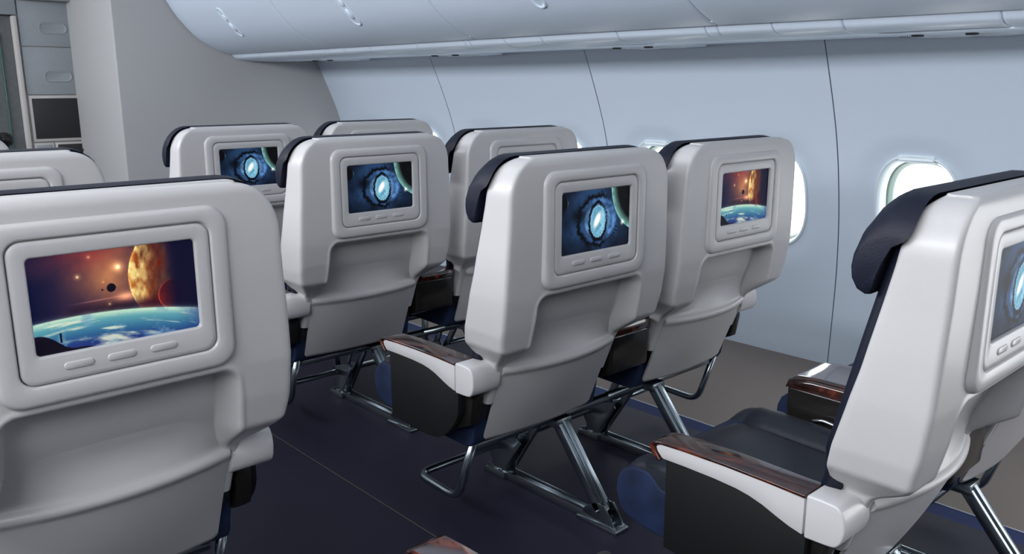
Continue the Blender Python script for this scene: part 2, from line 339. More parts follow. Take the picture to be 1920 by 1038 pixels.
# ------------------------------------------------------------------ seat parts (seat frame: x across, y forward, z from the measuring origin)
HW = [(-.46, .248), (-.34, .254), (-.305, .262), (-.275, .293), (-.245, .322), (-.2, .330), (-.1, .332), (0, .328), (.07, .323), (.16, .319)]
YF = [(-.46, .075), (-.28, .03), (-.204, .014), (-.137, -.004), (-.044, -.028), (.06, -.049), (.144, -.066), (.2, -.074), (.236, -.083), (.262, -.108)]
YB = [(-.46, .018), (-.445, .010), (-.33, -.032), (-.315, -.040), (-.262, -.118), (-.248, -.131), (-.18, -.146), (-.105, -.156), (-.05, -.158), (.02, -.160), (.1, -.162), (.2, -.163), (.24, -.163)]
def hw(z):
    b = smooth_ip(z, HW, .006)
    t = np.clip((z-.155)/.102, 0, .999); return b-.085*(1-np.sqrt(1-t*t))
def shell_mesh():
    zs = np.concatenate([np.linspace(-.445, -.34, 14), np.linspace(-.335, -.09, 62), np.linspace(-.08, .15, 26), np.linspace(.157, .245, 20), .2485+.0125*np.sin(np.linspace(0, PI/2, 7))])
    G = []
    xb_feat = np.concatenate([np.linspace(-1, -.80, 12)[1:], np.linspace(-.795, -.52, 34), np.linspace(-.5, .5, 32), np.linspace(.52, .795, 34), np.linspace(.80, 1, 12)[:-1]])
    for z in zs:
        h = float(hw(z)); yf = float(smooth_ip(z, YF, .008)); yb = float(smooth_ip(z, YB, .005))
        te = max(0, (z-.238)/.0232); yb += .018*(1-math.sqrt(max(0, 1-min(te, 1)**2)))
        rc = min(.013, max(.006, (yf-yb)*.45))
        row = [(-(h-.020), yf+.004, z), (-(h-.010), yf+.004, z), (-(h-.003), yf+.001, z), (-h+.001, yf-.005, z)]
        for t in (.08, .3, .5, .7, .92, .97, 1): row.append((-h, yf-.005+(yb+rc-yf+.005)*t, z))
        for k in range(1, 8):
            a = PI/2*k/8; row.append((-h+rc*(1-math.cos(a)), yb+rc*(1-math.sin(a)), z))
        xx = xb_feat*(h-rc)
        rx = float(ip(z, [(-.33, .226), (-.25, .218), (-.105, .210)])); r = .032
        # signed distance to the recess outline (open at the bottom)
        qx = np.abs(xx)-(rx-r); qz = (z-(-.107-r))
        d = -(np.hypot(np.maximum(qx, 0), max(qz, 0))+np.minimum(np.maximum(qx, qz), 0)-r)
        yr = float(smooth_ip(z, [(-.46, .05), (-.34, .000), (-.31, -.026), (-.26, -.048), (-.2, -.074), (-.105, -.098)], .012))
        yr = max(yr, yb)
        q_ = np.clip(d/.022, 0, 1); S = .72*q_+.28*sm(q_); lip = .0022*np.exp(-((d+.006)/.005)**2)
        yy = yb+(yr-yb)*S-lip*(0 if z < -.26 else 1)
        win = sm((.162-np.abs(xx))/.012)*float(sm((z+.030)/.012)*sm((.180-z)/.012)); yy = yy+.012*win
        row += [(float(a), float(b), z) for a, b in zip(xx, yy)]
        row += [(-p[0], p[1], p[2]) for p in reversed(row[:18])]
        G.append(row)
    b = MB(); b.grid(G)
    top = G[-1]; n = len(top); o = (len(G)-1)*n
    # close the top between the two halves of the outline
    b.F.append(tuple(o+i for i in range(n)))
    return b
def pocket_mesh():
    us = np.linspace(-1, 1, 49); path = []
    G = []
    for u in us:
        e = 1-u*u; yl = -.037-.043*e; ybm = .059-.020*e; row = []
        prof = [(a_*e+b_*(1-e), z_) for z_, a_, b_ in ((-.214, -.0660, -.0660), (-.226, -.0635, -.0610), (-.238, -.0590, -.0560), (-.250, -.0560, -.0510), (-.262, -.0548, -.0460), (-.274, -.0552, -.0415), (-.286, -.0570, -.0370), (-.298, -.0602, -.0325), (-.310, -.0642, -.0285))]+[(yl+.0125, -.3205), (yl+.009, -.3245), (yl+.0025, -.3275), (yl-.0010, -.334), (yl-.0005, -.341), (yl+.0035, -.3475), (yl+.0125, -.3545)]
        for t in np.linspace(0.03, 1, 22):
            z = -.3545+(-.575+.3545)*t; y = (yl+.0125)+(ybm-yl-.0125)*t-.006*math.sin(PI*t)*e; prof.append((y, z))
        for y, z in prof:
            wd = .232-.007*np.clip((-.333-z)/.242, 0, 1)
            if z > -.315: wd = .2235
            if z < -.563: wd -= .010*(1-math.sqrt(max(0, 1-((-.563-z)/.012)**2)))
            row.append((u*wd, y, z))
        G.append(row)
    b = MB(); b.grid(G)
    # inner skin
    off = [[(p[0]*.985, p[1]+.010, p[2]-.001) for p in r] for r in G]
    b.grid(off)
    n = len(G[0]); m = len(G); N = n*m
    for i in range(m-1):
        for j in (0, n-1): b.F.append((i*n+j, (i+1)*n+j, N+(i+1)*n+j, N+i*n+j))
    for j in range(n-1):
        for i in (0, m-1): b.F.append((i*n+j, i*n+j+1, N+i*n+j+1, N+i*n+j))
    return b
def ring_plate(rings, cap=True):
    """rings: (hx, z0, z1, r, y) from the outside in; closed in the middle"""
    G = [[(x, y, z) for x, z in rrect(hx, z0, z1, r)] for hx, z0, z1, r, y in rings]
    return MB().grid(G, cv=True, cap1=cap)
def headrest_mesh():
    prof = [(-.092, .262), (-.070, .2655), (-.050, .265), (-.034, .256), (-.018, .241), (-.002, .214), (.008, .175), (.011, .140), (.008, .112), (-.003, .094), (-.018, .087), (-.026, .088), (-.032, .100), (-.038, .124), (-.050, .180), (-.066, .236)]
    xs = [-.327, -.325, -.320, -.312, -.300, -.28, -.26, -.24, -.2, -.1, 0, .1, .2, .24, .26, .28, .30, .312, .320, .325, .327]
    G = []
    for x in xs:
        a = abs(x); t = max(0, (a-.235)/.094); ztop = .2655-.090*(1-math.sqrt(max(0, 1-min(t, .999)**2)))
        f = min(1, (.327-a)/.015); f = math.sqrt(max(0, 1-(1-f)**2)); s = .80+.20*f
        cy, cz = -.03, .16; row = []
        for y, z in prof:
            z2 = z if z < .12 else .12+(z-.12)*(ztop-.12)/(.2655-.12); cz2 = .145
            row.append((x, cy+(y-cy)*s, cz2+(z2-cz2)*(.9+.1*f)))
        G.append(row)
    return MB().grid(G, cv=True, cap0=True, cap1=True)
def back_cushion_mesh():
    FR = [(-.47, .120), (-.42, .105), (-.284, .050), (-.226, .040), (-.15, .021), (-.02, -.006), (.087, -.028), (.2, -.057), (.235, -.068), (.256, -.098)]
    zs = np.concatenate([np.linspace(-.47, .15, 28), np.linspace(.165, .256, 12)]); G = []
    for z in zs:
        h = float(hw(z))-.012; 
        if z < -.24: h = .300-.03*min(1, (-.24-z)/.08)
        yf = float(smooth_ip(z, FR, .01)); yb = yf-.055 if z > -.25 else yf-.045
        row = []; r = .022
        for sx in (-1, 1):
            pts = []
            for k in range(7):
                a = PI/2*k/6; pts.append((sx*(h-r*(1-math.sin(a))), yf-r*(1-math.cos(a))) if sx > 0 else (-(h-r*(1-math.sin(a))), yf-r*(1-math.cos(a))))
            row.append(pts)
        L = row[0][::-1]; Rr = row[1]
        front = L+[(x, yf+.010*(1-(x/h)**2)) for x in np.linspace(-h+r, h-r, 16)[1:-1]]+Rr
        pl = [(-h+.004, yb)]+front+[(h-.004, yb)]
        G.append([(p[0], p[1], z) for p in pl])
    return MB().grid(G, cv=True, cap0=True, cap1=True)
def seat_cushion_mesh():
    def top(x):
        a = abs(x); t = -.436+.004*math.cos(x/.15*PI/2)
        if a > .15: t = -.440+.026*math.sin(min(1, (a-.15)/.085)*PI*.62)
        t -= .014*math.exp(-((a-.15)/.006)**2)
        return t
    xs = sorted(set([round(s*x, 4) for s in (-1, 1) for x in (0, .04, .08, .12, .138, .145, .149, .153, .158, .168, .185, .205, .222, .236, .247, .254, .258)]))
    G = []
    for x in xs:
        a = abs(x); tz = top(x); e = max(0, (a-.222)/.036); inset = .030*(1-math.sqrt(max(0, 1-e*e)))
        z1 = tz-inset*.6; z0 = -.590+inset*.5; yf = .570-inset*.8-.006*math.exp(-((a-.15)/.006)**2)
        row = [(x, .03, z1-.006), (x, .06, z1-.004), (x, .15, z1-.003), (x, .25, z1), (x, .35, z1+.003), (x, .43, z1+.006), (x, .485, z1+.004)]
        cz = -.508; n = 9
        for k in range(n+1):
            t = PI/2*k/n; row.append((x, .485+(yf-.485)*math.sin(t), cz+(z1-cz)*math.cos(t)))
        for k in range(1, n+1):
            t = PI/2*k/n; row.append((x, .500+(yf-.500)*math.cos(t)-.10*(k/n)**2, cz+(z0+.012-cz)*math.sin(t)))
        row += [(x, .30, z0+.004), (x, .20, z0), (x, .12, z0+.01), (x, .085, z0+.03), (x, .06, z0+.06), (x, .045, z0+.10)]
        G.append(row)
    return MB().grid(G, cv=True, cap0=True, cap1=True)
ARM_TOP = [(.048, -.3165), (.134, -.3115), (.229, -.3105), (.33, -.3125), (.39, -.3165)]
WHITE = [(.052, -.3195), (.134, -.3145), (.229, -.3135), (.33, -.3155), (.388, -.319), (.402, -.326), (.398, -.337), (.384, -.3505), (.325, -.3495), (.25, -.350), (.20, -.3525), (.17, -.357), (.14, -.365), (.106, -.378), (.08, -.387), (.052, -.3935)]
def arm_body():
    b = MB(); b.poly(WHITE, -.335, -.270, 0, .003, 2); return b
def arm_wood():
    # cap over the top, wrapped round the nose, open below
    outer = [(.049, -.3095), (.134, -.3075), (.229, -.3065), (.33, -.3085), (.392, -.3120), (.409, -.3170), (.4185, -.3250), (.4160, -.3330), (.404, -.3480), (.396, -.3555), (.389, -.3570)]
    inner = [(.386, -.3525), (.392, -.3490), (.402, -.3350), (.407, -.3270), (.402, -.3215), (.388, -.3185), (.33, -.3155), (.229, -.3135), (.134, -.3145), (.049, -.3165)]
    return MB().poly(outer+inner, -.3385, -.2665, 0, .0024, 3)
def arm_stub():
    pts = [(.049, -.309)]+[(-.004+.030*math.sin(0)*0+.053*(1-t)-0, -.309) for t in (.5,)]
    arc = []
    for k in range(13):
        a = PI*k/12; arc.append((-.004-.026*math.sin(a)**.9 if math.sin(a) > 0 else -.004, -.352+.0425*math.cos(a)))
    pts = [(.0485, -.309), (.02, -.308)]+arc+[(.01, -.3955), (.0485, -.3965)]
    return MB().poly(pts, -.3365, -.235, 0, .0045, 4)
def arm_panel():
    pts = [(.380, -.346), (.378, -.562), (.268, -.570), (.200, -.571), (.149, -.564), (.118, -.549), (.095, -.530), (.072, -.504), (.056, -.478), (.049, -.458), (.049, -.388), (.10, -.376), (.16, -.354), (.25, -.346)]
    return MB().poly(pts, -.3265, -.300, 0, .002, 2)
def arm_box():
    # darker inner case behind the panel
    return MB().poly([(.36, -.36), (.36, -.53), (.12, -.54), (.03, -.50), (.015, -.42), (.02, -.39)], -.3005, -.262, 0, .004, 2)
def leg_parts(lx):
    rail = MB()
    rail.box(lx-.016, lx+.016, -.165, .385, -.886, -.868, .003)
    rail.box(lx-.022, lx-.013, -.150, .395, -.888, -.856, .002)
    rail.box(lx+.013, lx+.022, -.150, .395, -.888, -.856, .002)
    rail.poly([(-.205, -.888), (-.04, -.888), (-.04, -.878), (-.185, -.872), (-.205, -.876)], lx-.032, lx+.030, 0, .003)
    rail.poly([(.30, -.888), (.410, -.888), (.400, -.868), (.37, -.860), (.30, -.860)], lx-.030, lx+.028, 0, .003)
    fork = MB()
    for s in (-.022, .020): fork.poly([(-.200, -.882), (-.060, -.862), (-.070, -.842), (-.112, -.812), (-.150, -.812)], lx+s-.003, lx+s+.003, 0, .002)
    fork.tube([(lx-.032, -.118, -.842), (lx+.032, -.118, -.842)], .008)
    strut = MB(); strut.bar((lx, -.125, -.838), (lx, .070, -.600), .050, .030, .004); strut.bar((lx, -.135, -.843), (lx, .062, -.602), .020, .034, .003)
    strut.box(lx-.034, lx+.034, .045, .105, -.620, -.590, .004)
    gus = MB()
    for s in (-.020, .020):
        gus.poly([(.395, -.870), (.305, -.872), (.300, -.840), (.225, -.735), (.240, -.715), (.345, -.745), (.385, -.765), (.390, -.800), (.365, -.838)], lx+s-.003, lx+s+.003, 0, .002)
        for yy, zz in ((.375, -.855), (.325, -.860), (.350, -.780)):
            gus.tube([(lx+s-.008, yy, zz), (lx+s+.008, yy, zz)], .007, 8)
    brace = MB(); brace.bar((lx+.012, .315, -.866), (lx+.012, .140, -.595), .016, .026, .003)
    post = MB(); post.bar((lx-.010, .365, -.790), (lx-.010, .365, -.590), .026, .022, .003); post.bar((lx-.016, .300, -.790), (lx-.016, .215, -.605), .012, .030, .003)
    return rail, fork, strut, gus, brace, post
def bag_bar(x0, x1):
    # across in front, round the outer corner, back and up to the seat
    y0, y1 = .362, .150
    return MB().tube([(x1, y0, -.781), (x0, y0, -.781), (x0-.006, y1, -.785), (x0+.004, .085, -.575)], .0125, 20, .050)

ME = {}
def part(name, key, m, parent, builder, ang=None, flip=False):
    k = key+('_m' if flip else '')
    if k not in ME:
        o = builder().build(name, m, parent, True, flip, ang); ME[k] = o.data
    else:
        o = bpy.data.objects.new(name, ME[k]); COL.objects.link(o); o.parent = parent
    return o
GREY = 'screen_surround'
def surround():
    b = ring_plate([(.2065, -.094, .2235, .040, -.1560), (.2050, -.0925, .2220, .039, -.1635), (.2015, -.089, .2185, .037, -.1690), (.1965, -.084, .2135, .033, -.1710),
                    (.1745, -.0605, .1975, .028, -.1715), (.1710, -.0570, .1940, .026, -.1700), (.1695, -.0555, .1925, .025, -.1600)], False)
    return b
def bezel():
    return ring_plate([(.1685, -.0545, .1915, .024, -.160), (.1680, -.054, .191, .024, -.1665), (.1665, -.0525, .1895, .023, -.1685), (.1600, -.046, .183, .020, -.1690),
                       (.1440, -.010, .166, .010, -.1690), (.1415, -.0075, .1635, .009, -.1680), (.1403, -.0063, .1623, .0085, -.1655), (.1402, -.0062, .1622, .0085, -.1585)], False)
def button(cx):
    def f():
        G = []
        for hx, hz, r, y in ((.0250, .0072, .0070, -.1672), (.0245, .0068, .0066, -.1700), (.0225, .0052, .0050, -.1712)):
            G.append([(cx+x, y, z-.0295) for x, z in rrect(hx, -hz, hz, r, 5)])
        return MB().grid(G, cv=True, cap1=True)
    return f
def arm_set(t, flip):
    a = part('armrest', 'arm', 'arm', t, arm_body, .7, flip)
    part('wood_cap', 'armwood', 'wood', a, arm_wood, .7, flip)
    part('hinge_cover', 'armstub', 'arm', t, arm_stub, .8, flip)
    part('side_panel', 'armpanel', 'black', t, arm_panel, .6, flip)
    part('panel_case', 'armbox', 'gloss_black', t, arm_box, .6, flip)
def make_seat(x, y, pic, arm, bar, lx, label, group, back=True):
    """arm: 'L' or 'R' (outer arm); bar: baggage bar extents; lx: leg position"""
    t = empty('airline_seat', (x, y, ZO)); tag(t, label, 'seat', group)
    if back:
        part('back_shell', 'shell', 'shell', t, shell_mesh, 1.2)
        part('back_cushion', 'bcush', 'leather', t, back_cushion_mesh)
        part('headrest', 'head', 'leather', t, headrest_mesh, 1.0)
        s = part('screen_surround', 'surr', 'surround', t, surround)
        bz = part('screen_bezel', 'bez', 'surround', t, bezel, .9)
        o = bpy.data.objects.new('screen', SCR[pic]); COL.objects.link(o); o.parent = t
        for i, cx in enumerate((-.077, -.006, .068)): part('button', 'btn%d' % i, 'surround', bz, button(cx))
        part('literature_pocket', 'pock', 'shell', t, pocket_mesh, 1.3)
    part('seat_cushion', 'cush', 'cushion', t, seat_cushion_mesh)
    part('cushion_base', 'cbase', 'suede', t, lambda: MB().poly([(.064, -.572), (.050, -.50), (.045, -.468), (.440, -.470), (.475, -.441), (.510, -.4375), (.540, -.447), (.562, -.466), (.573, -.492), (.574, -.520), (.562, -.553), (.545, -.572), (.50, -.583), (.436, -.589), (.2, -.596), (.105, -.597), (.075, -.590)], -.262, .262, 0, .008, 3), .7)
    arm_set(t, arm == 'R')
    rail, fork, strut, gus, brace, post = leg_parts(lx)
    for nm, key, b in (('floor_rail', 'rail', rail), ('rail_fork', 'fork', fork), ('rear_strut', 'strut', strut), ('gusset', 'gus', gus), ('diagonal_brace', 'brace', brace), ('front_post', 'post', post)):
        part(nm, key+'%.3f' % lx, 'metal', t, lambda b=b: b, .4)
    part('baggage_bar', 'bar%.2f%.2f' % bar, 'metal', t, lambda: bag_bar(*bar))
    part('seat_beam', 'beam%.2f' % bar[1], 'metal', t, lambda: MB().tube([(-.22 if bar[0] < 0 else -.365, .105, -.606), (.365 if bar[0] < 0 else .22, .105, -.606)], .016, 14).tube([(-.22 if bar[0] < 0 else -.365, .335, -.600), (.365 if bar[0] < 0 else .22, .335, -.600)], .016, 14))
    return t
def make_console(x, y, label, group):
    t = empty('centre_console', (x, y, ZO)); tag(t, label, 'console', group)
    part('console_body', 'cons', 'gloss_black', t, lambda: MB().poly([(-.005, -.345), (.432, -.342), (.430, -.50), (.06, -.50), (.0, -.475)], -.102, .088, 0, .010, 3), .8)
    def cap():
        b = MB(); secs = []
        for yy, dz, ins in ((-.008, -.016, .004), (-.004, -.004, 0), (.02, .002, 0), (.2, .004, 0), (.36, .003, 0), (.415, -.003, 0), (.432, -.012, .003), (.437, -.024, .006)):
            zt = -.312+dz; h0, h1 = -.104+ins, .090-ins
            secs.append([(h0, yy, -.346), (h0-.001, yy, zt-.014), (h0+.006, yy, zt-.004), (h0+.018, yy, zt), (h0+.030, yy, zt-.0015), (0, yy, zt-.003), (h1-.030, yy, zt-.0015), (h1-.018, yy, zt), (h1-.006, yy, zt-.004), (h1+.001, yy, zt-.014), (h1, yy, -.346)])
        return b.grid(secs, cv=True, cap0=True, cap1=True)
    part('wood_top', 'conscap', 'wood', t, cap, .9)
    part('pull_handle', 'conshandle', 'chrome', t, lambda: MB().tube([(-.104, .355, -.425), (-.118, .345, -.413), (-.120, .315, -.404), (-.118, .285, -.409), (-.104, .272, -.420)], .0045, 10, .01))
    return t

# ------------------------------------------------------------------ seats
GR = 'pearl grey airline seats'
def pair(row, dpic, epic, ld, le, lc, gd=None, ge=None):
    y = row*P
    a = make_seat(0, y, dpic, 'L', (-.245, .365), .10, ld, GR)
    b = make_seat(W, y, epic, 'R', (.245, -.365), -.149, le, GR)
    make_console(W/2+.0, y, lc, 'consoles between the paired seats')
pair(0, 'eye', 'planet', 'pearl grey aisle seat in the centre, blue eye-like screen picture, whole wood-capped arm showing',
     'pearl grey window seat right of centre, orange planet on screen, bright window right beside it', 'dark console box between the central seat and the planet-screen window seat')
pair(1, 'eye', 'planet', 'pearl grey seat left of centre, second of the aisle-side row, blue eye picture on screen',
     'pearl grey window seat mostly hidden behind the central seat, thin orange strip of screen showing', 'dark console box just right of the second aisle-side seat, ahead of the central seat')
pair(2, 'eye', 'planet', 'smallest pearl grey seat, nearest the bulkhead, with blue eye picture on screen',
     'pearl grey window seat nearest the bulkhead, only its rounded top showing above another seat', 'farthest console box, hidden low between the two seats nearest the bulkhead')
pair(-1, 'eye', 'planet', 'large pearl grey seat at the right edge, side-on, with headrest and charcoal cushion visible',
     'pearl grey window seat cut off by the right edge, only pocket and strut showing', 'black console with glossy brown top and chrome handle beside the charcoal cushion at right')
make_seat(AX, 0, 'planet', 'R', (.245, -.365), -.149, 'largest pearl grey seat back in the left foreground with big orange planet screen', GR)
make_seat(AX, P, 'planet', 'R', (.245, -.365), -.149, 'pearl grey seat back at left edge, just ahead of the big planet-screen seat', GR)
make_seat(AX, 2*P, 'planet', 'R', (.245, -.365), -.149, 'pearl grey seat at the far left edge, only a corner tip showing by the door', GR)
t = make_seat(AX, -P, 'planet', 'R', (.245, -.365), -.149, 'seat without backrest at the bottom edge, only its glossy brown armrest tip showing', GR, back=False)
MB().poly([(.055, -.40), (.02, -.40), (.018, -.205), (.026, -.190), (.038, -.186), (.050, -.193), (.056, -.21)], .322, .345, 0, .004, 3).build('black_stub', 'black', t)  # made-up black stub standing for an unidentified dark shape

# ------------------------------------------------------------------ the room
def zz(z): return z+ZO
def struct(o): o['kind'] = 'structure'; return o
# floor: navy carpet, blue edging, taupe carpet under the windows
me = bpy.data.meshes.new('floor')
xs = [-4.0, .917, .996, 2.35]; V = []; F = []
for x in xs: V += [(x, -4.2, 0), (x, 7.5, 0)]
for i in range(3): F.append((2*i, 2*i+2, 2*i+3, 2*i+1))
V += [(x, y, -.05) for x in (-4.0, 2.35) for y in (-4.2, 7.5)]
F.append((8, 9, 11, 10))
me.from_pydata(V, [], F)
for k in ('navy_floor', 'blue_floor', 'beige_floor'): me.materials.append(M[k])
for i in range(3): me.polygons[i].material_index = i
fl = bpy.data.objects.new('floor', me); COL.objects.link(fl); struct(fl)
M['seam'] = mat('carpet_seam', (0.10, 0.085, 0.07), 0.6)
struct(MB().box(-.3315, -.3290, -4.1, 5.3, .0002, .0016).build('trim_1', 'seam', None, False))
struct(MB().box(.9955, .9985, -4.1, 4.4, .0002, .0025).build('trim_2', 'rail', None, False))

# right wall: curved panels with bowl-shaped window recesses
PROF = [(-.888, 2.052), (-.80, 2.056), (-.671, 2.062), (-.54, 2.066), (-.408, 2.066), (-.27, 2.056), (-.149, 2.043), (.052, 2.003), (.199, 1.963), (.342, 1.908), (.48, 1.848), (.621, 1.782), (.70, 1.742)]
def wx(z): return smooth_ip(z, PROF, .05)
WZ = -.1025; WH, WV = .178, .240
WC = [-.19-.695*2, -.19-.695, -.19, .505, 1.20, 1.895, 2.59, 3.285, 3.98]
def sup(a, hx, hz, n=2.7):
    c, s = math.cos(a), math.sin(a); return (abs(c)**(2/n)*math.copysign(hx, c), abs(s)**(2/n)*math.copysign(hz, s))
wm = MB(); NA = 72; BOWL = .014
for c in WC:
    left = (round((c-.505)/.695) % 2 == 0)       # does this cell start a new panel
    y0, y1 = c-.3475+(.0022 if left else 0), c+.3475-(0 if left else .0032)
    if c > 3.9: y1 = 4.42
    z0, z1 = -.45, .245
    # cell boundary points by angle
    G = []
    angs = [2*PI*k/NA for k in range(NA)]
    for lv in np.linspace(0, 1, 13):
        row = []
        cor = {}
        for cy_, cz_ in ((y0-c, z0-WZ), (y1-c, z0-WZ), (y0-c, z1-WZ), (y1-c, z1-WZ)):
            kb_ = min(range(NA), key=lambda k: abs((math.atan2(sup(angs[k], WH, WV)[1], sup(angs[k], WH, WV)[0])-math.atan2(cz_, cy_)+PI) % (2*PI)-PI)); cor[kb_] = (cy_, cz_)
        for ka, a in enumerate(angs):
            hy, hz_ = sup(a, WH, WV)
            dx, dz = hy, hz_
            # ray to the rectangle
            ty = ((y1-c) if dx > 0 else (y0-c))/dx if abs(dx) > 1e-6 else 1e9
            tz = ((z1-WZ) if dz > 0 else (z0-WZ))/dz if abs(dz) > 1e-6 else 1e9
            t = min(ty, tz); e = cor.get(ka, (dx*t, dz*t))
            yy = hy+(e[0]-hy)*lv; z_ = hz_+(e[1]-hz_)*lv
            yv = c+yy; zv = WZ+z_
            # bowl depth: outward near the window
            q = (abs(yy/.285)**3+abs(z_/.345)**3)**(1/3)
            bowl = BOWL*(1-float(sm((q-.66)/.32)))
            row.append((float(wx(zv))+bowl, yv, zz(zv)))
        G.append(row)
    wm.grid(G, cv=True)
    # snap exact cell corners
    for (za, zb, n) in ((-.888, z0, 10), (z1, .70, 12)):
        ys = np.linspace(y0, y1, 9)
        wm.grid([[(float(wx(z)), y, zz(z)) for y in ys] for z in np.linspace(za, zb, n)])
wr = wm.build('wall_right', 'wall', None, True, ang=.8); struct(wr)
# backing behind the joints
bm_ = MB()
for k in range(-2, 4):
    ys = .1575+1.39*k
    bm_.grid([[(float(wx(z))+dx, ys+d, zz(z)) for z in np.linspace(-.888, .7, 40)] for d, dx in ((-.03, .012), (-.012, .005), (.012, .005), (.03, .012))])
struct(bm_.build('trim_3', 'groove', None, True))

def window(c, i):
    w_ = MB(); rings = []
    def ring(hy, hz_, off):
        pts = []
        for k in range(NA):
            y, z = sup(2*PI*k/NA, hy, hz_); zv = WZ+z; pts.append((float(wx(WZ+z))+BOWL+off, c+y, zz(zv)))
        return pts
    G = [ring(.186, .247, .010), ring(.1855, .2465, -.002), ring(.183, .244, -.010), ring(.178, .239, -.012), ring(.173, .234, -.006), ring(.166, .227, .006), ring(.160, .221, .030), ring(.157, .218, .050)]
    w_.grid(G, cv=True)
    fr = w_.build('window_%d' % i, 'frame', None, True); struct(fr)
    s_ = MB().grid([ring(.1572, .2182, .049), ring(.150, .211, .055), ring(.149, .210, .070), ring(.143, .204, .078), ring(.142, .203, .110), ring(.150, .215, .112)], cv=True)
    s_.build('window_seal', 'seal', fr)
    p_ = MB().grid([ring(.149, .210, .0985), ring(.0745, .105, .0985), ring(.001, .001, .0985)], cv=True)
    p_.build('window_pane', 'pane', fr)
    sh = MB(); xc = float(wx(.13))+BOWL
    pts = []
    for k in range(25):
        a = PI*(.185+(.63)*k/24); y, z = sup(a, .170, .231); pts.append((c+y, zz(WZ+z)))
    zb = zz(.112); pts = [p for p in pts if p[1] > zb]; pts = [(pts[0][0], zb)]+pts+[(pts[-1][0], zb)]
    sh.poly(pts, xc-.006, xc+.010, 0, .0015); sho = sh.build('window_shade', 'frame', fr)
    h = MB(); G = []
    for hx, hz_, r, x in ((.080, .0135, .010, xc-.004), (.078, .012, .010, xc-.012), (.073, .0085, .008, xc-.0145), (.066, .004, .0035, xc-.0105)):
        G.append([(x, c+p, zz(.131)+q) for p, q in rrect(hx, -hz_, hz_, r, 5)])
    h.grid(G, cv=True, cap1=True).build('shade_handle', 'frame', sho)
for i, c in enumerate(WC): window(c, i+1)

# overhead bins
BIN = [(.631, 1.009), (.679, .932), (.712, .888), (.756, .837), (.80, .791), (.845, .753), (.895, .720), (.948, .693), (1.005, .671), (1.064, .657)]
BINT = [(.50, 1.36), (.535, 1.24), (.575, 1.13)]
def drift(y): return .075*max(0., .95-y)*(.5+.5*min(1, max(0, (.95-y)/1.2)))
def bin_x(z): return float(np.interp(z, [p[1] for p in BIN[::-1]], [p[0] for p in BIN[::-1]]))
seams = [4.402, 3.010, 1.600, .235, -1.15, -2.54, -3.93]
names = ['farthest overhead bin, against the bulkhead, with small latch', 'second overhead bin from the bulkhead, latch cut by top edge', 'third overhead bin from the bulkhead, only latch tip showing at top', 'overhead bin at the top right corner above the nearest windows', 'overhead bin nearest the camera side, above the right edge', 'rearmost overhead bin, behind the camera side']
def sprof():
    P_ = [(a, b) for a, b in BINT+BIN]; out = []
    for i in range(len(P_)-1):
        for k in range(3): t = k/3; out.append((P_[i][0]*(1-t)+P_[i+1][0]*t, P_[i][1]*(1-t)+P_[i+1][1]*t))
    out.append(P_[-1]); q = out[:]
    for _ in range(3): q = [q[0]]+[((q[i-1][0]+2*q[i][0]+q[i+1][0])/4, (q[i-1][1]+2*q[i][1]+q[i+1][1])/4) for i in range(1, len(q)-1)]+[q[-1]]
    return q
SP = sprof()
for i in range(6):
    ya, yb_ = seams[i]-.0022, seams[i+1]+.0022; G = []
    ys = [ya, ya-.002, ya-.006]+list(np.linspace(ya-.02, yb_+.02, 10))+[yb_+.006, yb_+.002, yb_]
    for j, y in enumerate(ys):
        e = min(abs(y-ya), abs(y-yb_)); ins = .006*(1-min(1, e/.006))**2
        row = [(x+drift(y)+ins*.5, y, zz(z)+ins) for x, z in SP]+[(1.075+drift(y), y, zz(.70)), (1.10+drift(y), y, zz(1.36))]
        G.append(row)
    root = empty('overhead_bin', (0, (ya+yb_)/2, 0)); tag(root, names[i], 'overhead bin', 'overhead luggage bins')
    G = [[(p[0], p[1]-(ya+yb_)/2, p[2]) for p in r] for r in G]
    MB().grid(G, cv=True, cap0=True, cap1=True).build('bin_door', 'bin', root, ang=.9)
    # slanted oblong latch along the curve
    yc = 0.0
    pa, pb = Vector((.700, 0, zz(.905))), Vector((.838, 0, zz(.760)))
    d = drift((ya+yb_)/2); pa.x += d; pb.x += d
    mid = (pa+pb)/2; ax = (pb-pa).normalized(); nrm = Vector((-ax.z, 0, ax.x)) if (-ax.z) < 0 else Vector((ax.z, 0, -ax.x)); nrm = Vector((-abs(ax.z), 0, -abs(ax.x))); L = (pb-pa).length/2+.012
    def loc(s, y, h):
        # s along the curve, follow its bow
        sag = .007*(1-(s/.1)**2)
        return mid+ax*s+nrm*(h+.0005+sag)+Vector((0, y, 0))
    def pill(hs, hy, h, n=10):
        o = []
        for k in range(n+1): a = -PI/2+PI*k/n; o.append(loc(hs-hy+hy*math.cos(a), hy*math.sin(a), h))
        for k in range(n+1): a = PI/2+PI*k/n; o.append(loc(-hs+hy+hy*math.cos(a), hy*math.sin(a), h))
        return o
    lt = MB().grid([pill(L+.006, .036, -.002), pill(L+.005, .035, .004), pill(L, .030, .0055), pill(L-.004, .026, .003), pill(L-.008, .022, -.001)], cv=True, cap1=True).build('bin_latch', 'rail', root)
    kb = MB()
    for s0, ln, hh in ((-.040, .026, .008), (.035, .036, .012)):
        GG = []
        for k in range(7):
            f = math.cos(PI/2*k/6.2); GG.append([loc(s0+ln*f*math.cos(2*PI*q/20), .020*f*math.sin(2*PI*q/20), -.001+hh*math.sin(PI/2*k/6)) for q in range(20)])
        kb.grid(GG, cv=True, cap1=True)
    kb.build('latch_button', 'rail', lt)

